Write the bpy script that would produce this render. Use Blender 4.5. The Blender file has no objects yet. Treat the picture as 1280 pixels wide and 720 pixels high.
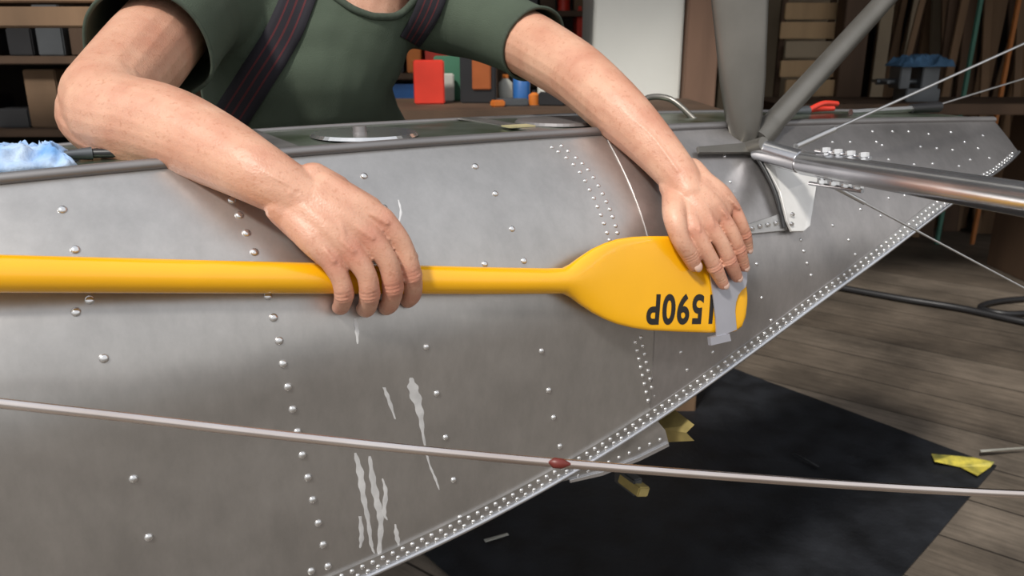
import bpy, bmesh, math, random
import numpy as np
from mathutils import Vector, Matrix, noise
from mathutils.bvhtree import BVHTree
random.seed(4)
scene = bpy.context.scene
try:
    scene.view_settings.view_transform = 'Standard'
except Exception: pass

# ------------------------------------------------------------ camera
CAM = Vector((0, 0, 1.15)); PITCH = math.radians(17)
F = Vector((0, math.cos(PITCH), -math.sin(PITCH))); R = Vector((1, 0, 0)); U = Vector((0, math.sin(PITCH), math.cos(PITCH)))
cd = bpy.data.cameras.new('camera'); cam = bpy.data.objects.new('camera', cd); scene.collection.objects.link(cam)
cam.location = CAM; cam.rotation_euler = (math.radians(90) - PITCH, 0, 0)
cd.sensor_width = 36; cd.lens = 36 * 1000 / 1280; cd.clip_start = 0.02
cd.dof.use_dof = True; cd.dof.focus_distance = 0.92; cd.dof.aperture_fstop = 9.0
scene.camera = cam

def ray(px, py): return F + R * ((px - 640) / 1000) + U * ((360 - py) / 1000)
def pt(px, py, t): return CAM + ray(px, py) * t
def floor_pt(px, py, z=0.0):
    d = ray(px, py); return CAM + d * ((z - CAM.z) / d.z)

# ------------------------------------------------------------ materials
def nodes_of(m):
    m.use_nodes = True; nt = m.node_tree; return nt, nt.nodes, nt.links, nt.nodes['Principled BSDF']
def mat(name, col, rough=0.6, metal=0.0, var=0.15, scale=8, bump=0.0, bscale=60, stretch=(1, 1, 1), col2=None, sss=0, coat=0, rvar=0.0):
    m = bpy.data.materials.new(name); nt, N, L, b = nodes_of(m)
    tc = N.new('ShaderNodeTexCoord'); mp = N.new('ShaderNodeMapping'); mp.inputs['Scale'].default_value = stretch
    L.new(tc.outputs['Object'], mp.inputs['Vector'])
    nz = N.new('ShaderNodeTexNoise'); nz.inputs['Scale'].default_value = scale; nz.inputs['Detail'].default_value = 6
    L.new(mp.outputs['Vector'], nz.inputs['Vector'])
    cr = N.new('ShaderNodeValToRGB'); cr.color_ramp.elements[0].position = 0.3; cr.color_ramp.elements[1].position = 0.7
    c2 = col2 if col2 else tuple(c * (1 - var) for c in col)
    c1 = col if col2 else tuple(min(1, c * (1 + var)) for c in col)
    cr.color_ramp.elements[0].color = (*c2, 1); cr.color_ramp.elements[1].color = (*c1, 1)
    L.new(nz.outputs['Fac'], cr.inputs['Fac']); L.new(cr.outputs['Color'], b.inputs['Base Color'])
    b.inputs['Roughness'].default_value = rough; b.inputs['Metallic'].default_value = metal
    if coat: b.inputs['Coat Weight'].default_value = coat; b.inputs['Coat Roughness'].default_value = .12
    if rvar:
        mr = N.new('ShaderNodeMapRange'); mr.inputs['To Min'].default_value = rough - rvar; mr.inputs['To Max'].default_value = rough + rvar
        L.new(nz.outputs['Fac'], mr.inputs['Value']); L.new(mr.outputs['Result'], b.inputs['Roughness'])
    if bump:
        n2 = N.new('ShaderNodeTexNoise'); n2.inputs['Scale'].default_value = bscale; n2.inputs['Detail'].default_value = 4
        L.new(mp.outputs['Vector'], n2.inputs['Vector'])
        bp = N.new('ShaderNodeBump'); bp.inputs['Strength'].default_value = bump; bp.inputs['Distance'].default_value = 0.004
        L.new(n2.outputs['Fac'], bp.inputs['Height']); L.new(bp.outputs['Normal'], b.inputs['Normal'])
    return m
def grime(m, amt=.35, scale=26):
    nt = m.node_tree; N = nt.nodes; L = nt.links; b = N['Principled BSDF']; src = b.inputs['Base Color'].links[0].from_socket
    tc = N.new('ShaderNodeTexCoord'); mp = N.new('ShaderNodeMapping'); mp.inputs['Scale'].default_value = (1, 1, .5); L.new(tc.outputs['Object'], mp.inputs['Vector'])
    n = N.new('ShaderNodeTexNoise'); n.inputs['Scale'].default_value = scale; n.inputs['Detail'].default_value = 9; n.inputs['Roughness'].default_value = .72; L.new(mp.outputs['Vector'], n.inputs['Vector'])
    mr = N.new('ShaderNodeMapRange'); mr.inputs['From Min'].default_value = .35; mr.inputs['From Max'].default_value = .68; mr.inputs['To Min'].default_value = 1 - amt; mr.inputs['To Max'].default_value = 1.06; L.new(n.outputs['Fac'], mr.inputs['Value'])
    mx = N.new('ShaderNodeMixRGB'); mx.blend_type = 'MULTIPLY'; mx.inputs['Fac'].default_value = 1; L.new(src, mx.inputs['Color1']); L.new(mr.outputs['Result'], mx.inputs['Color2']); L.new(mx.outputs['Color'], b.inputs['Base Color'])

M_hull = mat('aluminium_sheet', (0.475, 0.46, 0.445), 0.35, 0.86, 0.10, 4.5, 0.14, 7, (1, 1, 1.6), rvar=0.08); grime(M_hull, .10, 34)
M_hull2 = mat('aluminium_sheet_panel', (0.44, 0.42, 0.415), 0.37, 0.86, 0.11, 6, 0.14, 7, rvar=0.08); grime(M_hull2, .13, 34)
M_deck = mat('deck_metal', (0.36, 0.40, 0.35), 0.28, 0.8, 0.5, 14, 0.2, 30, col2=(0.10, 0.14, 0.07))
M_rivet = mat('rivet_metal', (0.74, 0.74, 0.74), 0.20, 0.9, 0.05)
M_strip = mat('chine_strip_metal', (0.45, 0.44, 0.43), 0.34, 0.85, 0.25, 20)
M_trim = mat('deck_moulding', (0.26, 0.25, 0.25), 0.45, 0.7, 0.1)
M_strut = mat('strut_paint', (0.21, 0.20, 0.18), 0.34, 0.6, 0.15, 10)
M_tube = mat('bright_tube', (0.60, 0.61, 0.64), 0.24, 0.9, 0.08, 20)
M_white = mat('white_plate', (0.74, 0.73, 0.71), 0.35, 0.3, 0.08, 20)
M_gauge = mat('gauge_steel', (0.47, 0.47, 0.52), 0.35, 0.55, 0.05, 30)
M_yellow = mat('yellow_paint', (0.90, 0.445, 0.004), 0.25, 0.0, 0.05, 9, 0.04, 40, coat=0.6)
M_black = mat('stencil_black', (0.015, 0.013, 0.012), 0.5)
M_wire = mat('streamline_wire', (0.82, 0.76, 0.73), 0.16, 1.0, 0.2, 6, col2=(0.60, 0.50, 0.45))
M_cable = mat('steel_cable', (0.6, 0.6, 0.6), 0.3, 0.9, 0.1)
M_redtape = mat('red_dab', (0.13, 0.02, 0.015), 0.4)
M_shirt = mat('green_cotton', (0.064, 0.086, 0.060), 0.92, 0, 0.16, 10, 0.35, 700)
M_rib = mat('collar_rib', (0.052, 0.069, 0.050), 0.9, 0, 0.15, 200)
M_trouser = mat('work_trousers', (0.04, 0.05, 0.07), 0.9, 0, 0.2, 30)
M_boot = mat('boot_leather', (0.05, 0.03, 0.02), 0.6)
M_hair = mat('hair', (0.10, 0.06, 0.035), 0.7, 0, 0.5, 120, 0.6, 200)
M_nail = mat('finger_nail', (0.76, 0.52, 0.43), 0.28, 0, 0.05, 40, coat=0.2)
M_wood = mat('old_wood', (0.20, 0.12, 0.065), 0.75, 0, 0.3, 6, 0.3, 40, (1, 1, 0.15))
M_wood2 = mat('pale_wood', (0.42, 0.28, 0.15), 0.7, 0, 0.25, 6, 0.2, 40, (1, 1, 0.15))
M_wood3 = mat('brown_board', (0.09, 0.052, 0.030), 0.75, 0, 0.3, 6, 0.3, 40, (1, 1, 0.15))
M_olive = mat('primed_channel', (0.40, 0.32, 0.12), 0.5, 0.2, 0.25, 30)
M_mat = mat('rubber_mat_black', (0.012, 0.0135, 0.017), 0.60, 0, 0.5, 10, 0.5, 60, rvar=0.1)
M_dark = mat('dark_wall', (0.035, 0.027, 0.022), 0.9, 0, 0.4, 3)
M_cab = mat('cabinet_enamel', (0.74, 0.74, 0.69), 0.4, 0, 0.05, 3)
M_red = mat('red_plastic', (0.66, 0.045, 0.025), 0.4)
M_green = mat('green_card', (0.05, 0.17, 0.10), 0.6)
M_paper = mat('paper_white', (0.55, 0.55, 0.50), 0.7)
M_orange = mat('orange_plastic', (0.62, 0.18, 0.03), 0.4)
M_blk = mat('black_plastic', (0.02, 0.02, 0.022), 0.4)
M_blue = mat('blue_plastic', (0.03, 0.13, 0.38), 0.35)
M_card = mat('cardboard', (0.16, 0.10, 0.058), 0.85)
M_grey = mat('grey_steel', (0.12, 0.13, 0.14), 0.45, 0.6)
M_tan = mat('tan_plaster', (0.33, 0.265, 0.185), 0.9, 0, 0.12, 4)
M_cloth = mat('blue_rag', (0.55, 0.66, 0.80), 0.9, 0, 0.3, 22, 0.3, 200, col2=(0.06, 0.26, 0.62))
M_stain = mat('dried_drip', (0.70, 0.70, 0.70), 0.5, 0.4, 0.14, 60)

# skin
M_skin = bpy.data.materials.new('skin'); nt, N, L, b = nodes_of(M_skin)
tc = N.new('ShaderNodeTexCoord')
n1 = N.new('ShaderNodeTexNoise'); n1.inputs['Scale'].default_value = 22; n1.inputs['Detail'].default_value = 5; n1.inputs['Roughness'].default_value = .5
n2 = N.new('ShaderNodeTexNoise'); n2.inputs['Scale'].default_value = 210; n2.inputs['Detail'].default_value = 3
n3 = N.new('ShaderNodeTexNoise'); n3.inputs['Scale'].default_value = 420; n3.inputs['Detail'].default_value = 4
for n_ in (n1, n2, n3): L.new(tc.outputs['Object'], n_.inputs['Vector'])
r1 = N.new('ShaderNodeValToRGB'); r1.color_ramp.elements[0].position = .30; r1.color_ramp.elements[1].position = .70
r1.color_ramp.elements[0].color = (0.56, 0.270, 0.180, 1); r1.color_ramp.elements[1].color = (0.70, 0.410, 0.285, 1)
L.new(n1.outputs['Fac'], r1.inputs['Fac'])
r2 = N.new('ShaderNodeValToRGB'); r2.color_ramp.elements[0].position = .58; r2.color_ramp.elements[1].position = .70
r2.color_ramp.elements[0].color = (0, 0, 0, 1); r2.color_ramp.elements[1].color = (.36, .36, .36, 1)
L.new(n2.outputs['Fac'], r2.inputs['Fac'])
mx = N.new('ShaderNodeMixRGB'); mx.inputs['Color2'].default_value = (0.42, 0.16, 0.08, 1)
L.new(r2.outputs['Color'], mx.inputs['Fac']); L.new(r1.outputs['Color'], mx.inputs['Color1'])
at = N.new('ShaderNodeAttribute'); at.attribute_name = 'flush'
mx2 = N.new('ShaderNodeMixRGB'); mx2.inputs['Color2'].default_value = (0.56, 0.18, 0.125, 1)
L.new(at.outputs['Fac'], mx2.inputs['Fac']); L.new(mx.outputs['Color'], mx2.inputs['Color1'])
L.new(mx2.outputs['Color'], b.inputs['Base Color'])
b.inputs['Roughness'].default_value = 0.42
b.inputs['Subsurface Weight'].default_value = 0.08; b.inputs['Subsurface Radius'].default_value = (1, .35, .2); b.inputs['Subsurface Scale'].default_value = 0.005
bp = N.new('ShaderNodeBump'); bp.inputs['Strength'].default_value = .4; bp.inputs['Distance'].default_value = .0012
L.new(n3.outputs['Fac'], bp.inputs['Height']); L.new(bp.outputs['Normal'], b.inputs['Normal'])

# plank floor
M_floor = bpy.data.materials.new('plank_floor'); nt, N, L, b = nodes_of(M_floor)
tc = N.new('ShaderNodeTexCoord'); mp = N.new('ShaderNodeMapping'); mp.inputs['Rotation'].default_value = (0, 0, math.radians(38))
L.new(tc.outputs['Object'], mp.inputs['Vector'])
br = N.new('ShaderNodeTexBrick'); br.inputs['Scale'].default_value = 1.0; br.inputs['Brick Width'].default_value = 3.1; br.inputs['Row Height'].default_value = 0.22
br.inputs['Mortar Size'].default_value = 0.004; br.inputs['Mortar'].default_value = (0.035, 0.028, 0.022, 1); br.inputs['Mortar Smooth'].default_value = .3
br.inputs['Color1'].default_value = (0.100, 0.080, 0.061, 1); br.inputs['Color2'].default_value = (0.175, 0.145, 0.115, 1)
L.new(mp.outputs['Vector'], br.inputs['Vector'])
mp2 = N.new('ShaderNodeMapping'); mp2.inputs['Scale'].default_value = (1.4, 16, 1); L.new(mp.outputs['Vector'], mp2.inputs['Vector'])
nz = N.new('ShaderNodeTexNoise'); nz.inputs['Scale'].default_value = 3; nz.inputs['Detail'].default_value = 10; nz.inputs['Roughness'].default_value = .75; L.new(mp2.outputs['Vector'], nz.inputs['Vector'])
mm = N.new('ShaderNodeMixRGB'); mm.blend_type = 'OVERLAY'; mm.inputs['Fac'].default_value = 1
L.new(br.outputs['Color'], mm.inputs['Color1']); L.new(nz.outputs['Fac'], mm.inputs['Color2'])
nb = N.new('ShaderNodeTexNoise'); nb.inputs['Scale'].default_value = 2.2; nb.inputs['Detail'].default_value = 8; nb.inputs['Roughness'].default_value = .65; L.new(mp.outputs['Vector'], nb.inputs['Vector'])
mr_ = N.new('ShaderNodeMapRange'); mr_.inputs['From Min'].default_value = .3; mr_.inputs['From Max'].default_value = .7; mr_.inputs['To Min'].default_value = .45; mr_.inputs['To Max'].default_value = 1.5; L.new(nb.outputs['Fac'], mr_.inputs['Value'])
mz = N.new('ShaderNodeMixRGB'); mz.blend_type = 'MULTIPLY'; mz.inputs['Fac'].default_value = 1; L.new(mm.outputs['Color'], mz.inputs['Color1']); L.new(mr_.outputs['Result'], mz.inputs['Color2'])
L.new(mz.outputs['Color'], b.inputs['Base Color']); b.inputs['Roughness'].default_value = .6
# suspenders
M_susp = bpy.data.materials.new('suspender_webbing'); nt, N, L, b = nodes_of(M_susp)
uvn = N.new('ShaderNodeTexCoord'); sp = N.new('ShaderNodeSeparateXYZ'); L.new(uvn.outputs['UV'], sp.inputs['Vector'])
cr = N.new('ShaderNodeValToRGB'); cr.color_ramp.interpolation = 'CONSTANT'
els = [(0, (.012, .010, .016)), (.24, (.085, .012, .016)), (.29, (.012, .010, .016)), (.47, (.08, .012, .015)), (.53, (.012, .010, .016)), (.71, (.085, .012, .016)), (.76, (.012, .010, .016))]
cr.color_ramp.elements[0].color = (*els[0][1], 1); cr.color_ramp.elements[1].position = .24; cr.color_ramp.elements[1].color = (*els[1][1], 1)
for p, c in els[2:]:
    e = cr.color_ramp.elements.new(p); e.color = (*c, 1)
L.new(sp.outputs['X'], cr.inputs['Fac']); L.new(cr.outputs['Color'], b.inputs['Base Color']); b.inputs['Roughness'].default_value = .85

# ------------------------------------------------------------ mesh helpers
def obj_from(name, verts, faces, m=None, parent=None, smooth=False):
    me = bpy.data.meshes.new(name); me.from_pydata([tuple(v) for v in verts], [], faces); me.update()
    o = bpy.data.objects.new(name, me); scene.collection.objects.link(o)
    if m: me.materials.append(m)
    if smooth:
        for p in me.polygons: p.use_smooth = True
    if parent: o.parent = parent
    return o
def fixn(o):
    bm = bmesh.new(); bm.from_mesh(o.data); bmesh.ops.recalc_face_normals(bm, faces=bm.faces); bm.to_mesh(o.data); bm.free()
def empty(name):
    e = bpy.data.objects.new(name, None); scene.collection.objects.link(e); e.empty_display_size = .05; return e
def box(name, c, size, m, rz=0, parent=None, bev=0.004, rx=0, ry=0):
    bm = bmesh.new(); bmesh.ops.create_cube(bm, size=1)
    bmesh.ops.scale(bm, vec=size, verts=bm.verts)
    if bev: bmesh.ops.bevel(bm, geom=bm.edges[:], offset=min(bev, min(size) * .3), segments=2, affect='EDGES')
    me = bpy.data.meshes.new(name); 
    bmesh.ops.transform(bm, matrix=Matrix.Translation(c) @ Matrix.Rotation(rz, 4, 'Z') @ Matrix.Rotation(ry, 4, 'Y') @ Matrix.Rotation(rx, 4, 'X'), verts=bm.verts)
    bm.to_mesh(me); bm.free(); o = bpy.data.objects.new(name, me); scene.collection.objects.link(o); me.materials.append(m)
    if parent: o.parent = parent
    return o
def tube(name, pts, rads, m, parent=None, seg=16, flat=None, caps=True):
    V = []; Fc = []; n = len(pts)
    for i, p in enumerate(pts):
        d = (pts[min(i + 1, n - 1)] - pts[max(i - 1, 0)]).normalized()
        ref = flat[0] if flat else (Vector((0, 0, 1)) if abs(d.z) < .9 else Vector((1, 0, 0)))
        s = d.cross(ref).normalized(); t = s.cross(d).normalized()
        r = rads[i] if isinstance(rads, (list, tuple)) else rads
        k = flat[1] if flat else 1
        for j in range(seg):
            a = 2 * math.pi * j / seg
            V.append(p + s * math.cos(a) * r + t * math.sin(a) * r * k)
    for i in range(n - 1):
        for j in range(seg):
            Fc.append((i * seg + j, i * seg + (j + 1) % seg, (i + 1) * seg + (j + 1) % seg, (i + 1) * seg + j))
    if caps: Fc.append(tuple(range(seg))[::-1]); Fc.append(tuple((n - 1) * seg + j for j in range(seg)))
    o = obj_from(name, V, Fc, m, parent, True); fixn(o); o.data.set_sharp_from_angle(angle=math.radians(50)); return o
def catmull(P, sub):
    out = []; n = len(P)
    for i in range(n - 1):
        p0 = P[max(i - 1, 0)]; p1 = P[i]; p2 = P[i + 1]; p3 = P[min(i + 2, n - 1)]
        for k in range(sub):
            t = k / sub
            out.append(.5 * ((2 * p1) + (-p0 + p2) * t + (2 * p0 - 5 * p1 + 4 * p2 - p3) * t * t + (-p0 + 3 * p1 - 3 * p2 + p3) * t ** 3))
    out.append(P[-1]); return out

class Blob:
    def __init__(s): s.V = []; s.Fc = []
    def take(s, bm):
        bmesh.ops.recalc_face_normals(bm, faces=bm.faces); bm.verts.index_update(); o = len(s.V)
        s.V += [v.co.copy() for v in bm.verts]; s.Fc += [tuple(v.index + o for v in f.verts) for f in bm.faces]; bm.free()
    def hull2(s, a, ra, b_, rb, sg=14):
        bm = bmesh.new(); vs = []
        for c, r in ((a, ra), (b_, rb)):
            for i in range(1, sg // 2 + 1):
                th = math.pi * i / (sg // 2 + 1)
                for j in range(sg):
                    ph = 2 * math.pi * j / sg
                    vs.append(bm.verts.new(c + Vector((math.sin(th) * math.cos(ph), math.sin(th) * math.sin(ph), math.cos(th))) * r))
            vs.append(bm.verts.new(c + Vector((0, 0, r)))); vs.append(bm.verts.new(c - Vector((0, 0, r))))
        g = bmesh.ops.convex_hull(bm, input=vs)
        dele = [e for e in g['geom_interior'] if isinstance(e, bmesh.types.BMVert)]
        bmesh.ops.delete(bm, geom=dele, context='VERTS'); s.take(bm)
    def chain(s, P, sub=4, sg=14):
        Q = catmull([Vector((*p, r)) for p, r in P], sub) if len(P) > 2 else [Vector((*p, r)) for p, r in P]
        for i in range(len(Q) - 1):
            s.hull2(Q[i].xyz, Q[i][3], Q[i + 1].xyz, Q[i + 1][3], sg)
    def ell(s, c, rad, rot=None):
        M = Matrix.Translation(c) @ (rot.to_4x4() if rot else Matrix.Identity(4)) @ Matrix.Diagonal((*rad, 1))
        bm = bmesh.new(); bmesh.ops.create_uvsphere(bm, u_segments=24, v_segments=16, radius=1, matrix=M); s.take(bm)
    def finish(s, name, voxel, m, parent=None, it=6):
        me = bpy.data.meshes.new(name); me.from_pydata([tuple(v) for v in s.V], [], s.Fc); me.update()
        o = bpy.data.objects.new(name, me); scene.collection.objects.link(o)
        md = o.modifiers.new('r', 'REMESH'); md.mode = 'VOXEL'; md.voxel_size = voxel
        sm = o.modifiers.new('s', 'SMOOTH'); sm.factor = .6; sm.iterations = it
        dg = bpy.context.evaluated_depsgraph_get(); dg.update()
        nm = bpy.data.meshes.new_from_object(o.evaluated_get(dg)); o.modifiers.clear(); o.data = nm
        nm.materials.clear(); nm.materials.append(m)
        nm.polygons.foreach_set('use_smooth', [True] * len(nm.polygons))
        if parent: o.parent = parent
        return o

# ------------------------------------------------------------ float geometry
AL = math.radians(30)
ax = Vector((math.cos(AL), math.sin(AL), 0)); nn = Vector((math.sin(AL), -math.cos(AL), 0))
P0 = pt(640, 360, 0.93)
B_, H_ = 0.13, 0.22; DECKW = 0.24
def uvw(p): q = p - P0; return q.dot(ax), q.dot(nn), p.z
def plane_hit(px, py, back=0.0):
    d = ray(px, py); t = ((P0 - nn * back) - CAM).dot(nn) / d.dot(nn); return CAM + d * t
deck_px = [(-300, 256), (0, 226), (150, 210), (320, 195), (480, 183), (625, 172), (760, 164), (860, 159), (1000, 155), (1120, 152), (1240, 150)]
dp = [uvw(plane_hit(x, y, B_)) for x, y in deck_px]
DU0, DU1 = dp[0][0], dp[-1][0]
dpoly = [float(c) for c in np.polyfit([p[0] for p in dp], [p[2] for p in dp], 3)]
def pv(co, x):
    r = 0.0
    for c in co: r = r * x + c
    return r
def wd(u): return pv(dpoly, max(DU0, min(u, DU1 + .3)))
def bfun(q): k = max(0.0, min(1.0, (H_ - q) / H_)); return B_ * k * k
def surf(u, w, off=0.0):
    bb = bfun(wd(u) - w)
    p = P0 + ax * u - nn * bb; p.z = w
    if off:
        k = max(0.0, min(1.0, (H_ - (wd(u) - w)) / H_)); sl = 2 * B_ * k / H_
        p = p + (nn + Vector((0, 0, sl))).normalized() * off
    return p
def hull_n(u, w):
    k = max(0.0, min(1.0, (H_ - (wd(u) - w)) / H_)); return (nn + Vector((0, 0, 2 * B_ * k / H_))).normalized()
def hit(px, py):
    d = ray(px, py)
    def g(t):
        u, v, w = uvw(CAM + d * t); return v + bfun(wd(u) - w)
    t = .3
    while g(t) > 0 and t < 4: t += .02
    lo, hi = t - .02, t
    for _ in range(22):
        m_ = (lo + hi) / 2
        if g(m_) > 0: lo = m_
        else: hi = m_
    return CAM + d * lo
def H(px, py, off=0.0):
    p = hit(px, py)
    if not off: return p
    u, v, w = uvw(p); nrm = hull_n(u, w); d = ray(px, py)
    return p + d * (off / d.dot(nrm))
chine_px = [(-500, 1180), (-100, 965), (200, 838), (430, 727), (520, 688), (640, 630), (740, 572), (820, 521), (880, 484), (950, 433), (1050, 352), (1120, 303), (1180, 262), (1235, 222), (1272, 190)]
cp = [uvw(H(x, y)) for x, y in chine_px]
cus = [p[0] for p in cp]; cpoly = [float(c) for c in np.polyfit(cus, [p[2] for p in cp], 6)]
CU0, CU1 = cus[0], cus[-1]
def wc(u): return pv(cpoly, max(CU0, min(u, CU1)))
U0, U1 = cus[0], cus[-1]

fl = empty('seaplane_float')
NU = 170; NS = 26; ND = 6
V = []; Fc = []; mi = []
W2 = 2 * B_ + DECKW
rows = []
for i in range(NU + 1):
    u = U0 + (U1 - U0) * i / NU; a0, a1 = min(wc(u), wd(u) - .01), wd(u)
    row = []
    for j in range(NS + 1):
        w = a0 + (a1 - a0) * j / NS; row.append(surf(u, w))
    base = P0 + ax * u
    for j in range(1, ND):
        f = j / ND; p = base - nn * (B_ + DECKW * f); p.z = a1 + .004 * math.sin(math.pi * f); row.append(p)
    for j in range(NS, -1, -1):
        w = a0 + (a1 - a0) * j / NS; p = surf(u, w); v_ = (p - base).dot(nn); p = p + nn * (-v_ - W2 - v_); row.append(p)
    k = base - nn * (W2 / 2); k.z = a0 - .09 * min(1, (a1 - a0) / .3) ; row.append(k)
    rows.append(row)
M_ = len(rows[0])
for r_ in rows: V += r_
for i in range(NU):
    for j in range(M_):
        Fc.append((i * M_ + j, i * M_ + (j + 1) % M_, (i + 1) * M_ + (j + 1) % M_, (i + 1) * M_ + j))
        mi.append(1 if NS <= j < NS + ND else 0)
Fc.append(tuple(range(M_))); mi.append(0); Fc.append(tuple(NU * M_ + j for j in range(M_))); mi.append(0)
hull = obj_from('hull_shell', V, Fc, M_hull, fl, True); hull.data.materials.append(M_deck)
for p, k in zip(hull.data.polygons, mi): p.material_index = k
fixn(hull); hull.data.set_sharp_from_angle(angle=math.radians(28))

def strip(name, fa, fb, off, m, ua, ub, n=120):
    V = []; Fc = []; nc = 12
    for i in range(n + 1):
        u = ua + (ub - ua) * i / n
        for o_ in (off, -0.001):
            for j in range(nc + 1):
                w = fa(u) + (fb(u) - fa(u)) * j / nc; V.append(surf(u, w, o_))
    S = 2 * (nc + 1)
    for i in range(n):
        for j in range(nc): Fc.append((i * S + j, i * S + j + 1, (i + 1) * S + j + 1, (i + 1) * S + j))
        Fc.append((i * S, (i + 1) * S, (i + 1) * S + nc + 1, i * S + nc + 1))
        Fc.append((i * S + nc, (i + 1) * S + nc, (i + 1) * S + 2 * nc + 1, i * S + 2 * nc + 1))
    for i in (0, n):
        for j in range(nc): Fc.append((i * S + j, i * S + j + 1, i * S + nc + 2 + j, i * S + nc + 1 + j))
    o = obj_from(name, V, Fc, m, fl, True); fixn(o); o.data.set_sharp_from_angle(angle=math.radians(30)); return o
us = uvw(H(815, 470))[0]
strip('aft_side_panel', lambda u: wc(u) + .001, lambda u: wd(u) - .001, .0016, M_hull2, us, U1 - .002)
CH = .020
strip('chine_strip', lambda u: wc(u), lambda u: wc(u) + CH * min(1, max(.4, (U1 - u) / .3)), .0030, M_strip, U0, U1 - .004, 200)
lip = [surf(u, wc(u), .004) for u in np.linspace(U0, U1 - .005, 90).tolist()]
tube('chine_lip', lip, .0032, M_tube, fl, 8)
mo = []
for i in range(91):
    u = U0 + (U1 - U0) * i / 90; p = surf(u, wd(u)); mo.append(p + Vector((0, 0, .001)))
tube('deck_edge_moulding', mo, .0075, M_trim, fl, 10, (Vector((0, 0, 1)), .8))
mo2 = [p - nn * DECKW for p in mo]; tube('deck_edge_moulding_far', mo2, .004, M_trim, fl, 10)
def plate(name, pxs, off, thick, m, parent):
    P = [H(x, y, off) for i, (x, y) in enumerate(pxs)]
    nrm = Vector((0, 0, 0)); c0_ = sum(P, Vector()) / len(P)
    for i in range(len(P)): nrm += (P[i] - c0_).cross(P[(i + 1) % len(P)] - c0_)
    nrm.normalize()
    if nrm.dot(nn) < 0: nrm = -nrm
    n = len(P); V = P + [p - nrm * thick for p in P]
    Fc = [tuple(range(n)), tuple(range(n, 2 * n))[::-1]] + [(i, (i + 1) % n, n + (i + 1) % n, n + i) for i in range(n)]
    o = obj_from(name, V, Fc, m, parent); fixn(o)
    md = o.modifiers.new('b', 'BEVEL'); md.width = .0007; md.segments = 2; md.limit_method = 'ANGLE'
    return o
plate('step_plate', [(690, 605), (760, 566), (822, 526), (832, 538), (836, 553), (800, 571), (752, 590), (712, 600)], .001, .05, M_strip, fl)
plate('step_plate_rim', [(712, 600), (752, 590), (800, 571), (836, 553), (837, 558), (801, 576), (753, 595), (713, 604)], .004, .004, M_tube, fl)

# rivets (one joined mesh)
RV = []; RF = []
def rivet(p, n_, r):
    q = n_.to_track_quat('Z', 'Y').to_matrix(); o = len(RV); sg = 12
    for k, (rr, hh) in enumerate(((1, -.1), (1, .06), (.86, .34), (.55, .54))):
        for j in range(sg):
            a = 2 * math.pi * j / sg; RV.append(p + q @ Vector((math.cos(a) * rr * r, math.sin(a) * rr * r, hh * r)))
    RV.append(p + q @ Vector((0, 0, .62 * r)))
    for k in range(3):
        for j in range(sg): RF.append((o + k * sg + j, o + k * sg + (j + 1) % sg, o + (k + 1) * sg + (j + 1) % sg, o + (k + 1) * sg + j))
    for j in range(sg): RF.append((o + 3 * sg + j, o + 3 * sg + (j + 1) % sg, o + 4 * sg))
def riv_px(x, y, r, off=0.0):
    p = hit(x, y); u, v, w = uvw(p); n_ = hull_n(u, w); rivet(p + n_ * off, n_, r)
big = [(290, 250), (299, 269), (308, 291), (318, 315), (335, 370), (342, 397), (349, 426), (354, 455), (360, 484), (366, 512), (372, 540), (378, 569), (385, 597), (391, 625), (398, 654), (404, 681), (410, 708),
       (455, 220), (594, 208), (78, 262), (94, 312), (112, 375), (95, 390), (130, 448), (167, 599), (186, 672), (389, 714), (480, 260)]
for x, y in big: riv_px(x, y, .0045)
mid = [(533, 434), (546, 492), (557, 547), (567, 600), (575, 647), (619, 242), (640, 286), (677, 439), (686, 488), (692, 522), (700, 558), (606, 330), (655, 326)]
for x, y in mid: riv_px(x, y, .0040)
seamA = [(690, 184), (708, 197), (725, 215), (737, 237), (747, 258), (755, 279), (762, 300)]
seamB = [(702, 182), (720, 197), (735, 212), (748, 232), (758, 252), (766, 271), (772, 291)]
for L_ in (seamA, seamB):
    for c in catmull([Vector((x, y, 0)) for x, y in L_], 2): riv_px(c.x, c.y, .0029)
for i in range(8):
    riv_px(794 + i * 2.3, 428 + i * 10.4, .0031); riv_px(801 + i * 2.3, 422 + i * 10.4, .0031)
sm = [(905, 196), (912, 228), (921, 262), (926, 300), (1000, 300), (1004, 314), (1008, 329), (1013, 344), (945, 330), (951, 372), (963, 400), (1060, 300), (1068, 318), (890, 440), (905, 455), (1095, 178), (1110, 200), (1122, 222), (1130, 245), (1150, 184), (1165, 205), (1176, 226), (1205, 178), (1212, 200), (1040, 178), (1075, 262), (1040, 282), (1135, 165), (1188, 166), (1228, 170), (1222, 186), (1236, 198), (1100, 270), (1062, 178),
      (850, 440), (858, 462), (1090, 165), (1102, 182), (1115, 165), (1160, 168), (1170, 186), (1142, 206), (1150, 226), (1094, 205), (1103, 226), (1110, 248), (1190, 188), (1198, 208)]
for x, y in sm: riv_px(x, y, .0028, .0014)
u = U0 + .02
while u < U1 - .02:
    for dz, ph in ((.0055, 0), (.0145, .5)):
        uu = u + ph * .0125; s_ = min(1, max(.4, (U1 - uu) / .3)); w = wc(uu) + dz * s_
        rivet(surf(uu, w, .0030), hull_n(uu, w), .0032 * (.6 + .4 * s_))
    u += .0125
for i in range(9):
    riv_px(722 + i * 12.8, 594 - i * 5.6, .0028, .001)
for i in range(60):
    u = U0 + .3 + i * .035
    if u < U1 - .03: rivet(surf(u, wd(u)) - nn * .02 + Vector((0, 0, .001)), Vector((0, 0, 1)), .003)
obj_from('rivets', RV, RF, M_rivet, fl, True)
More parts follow.
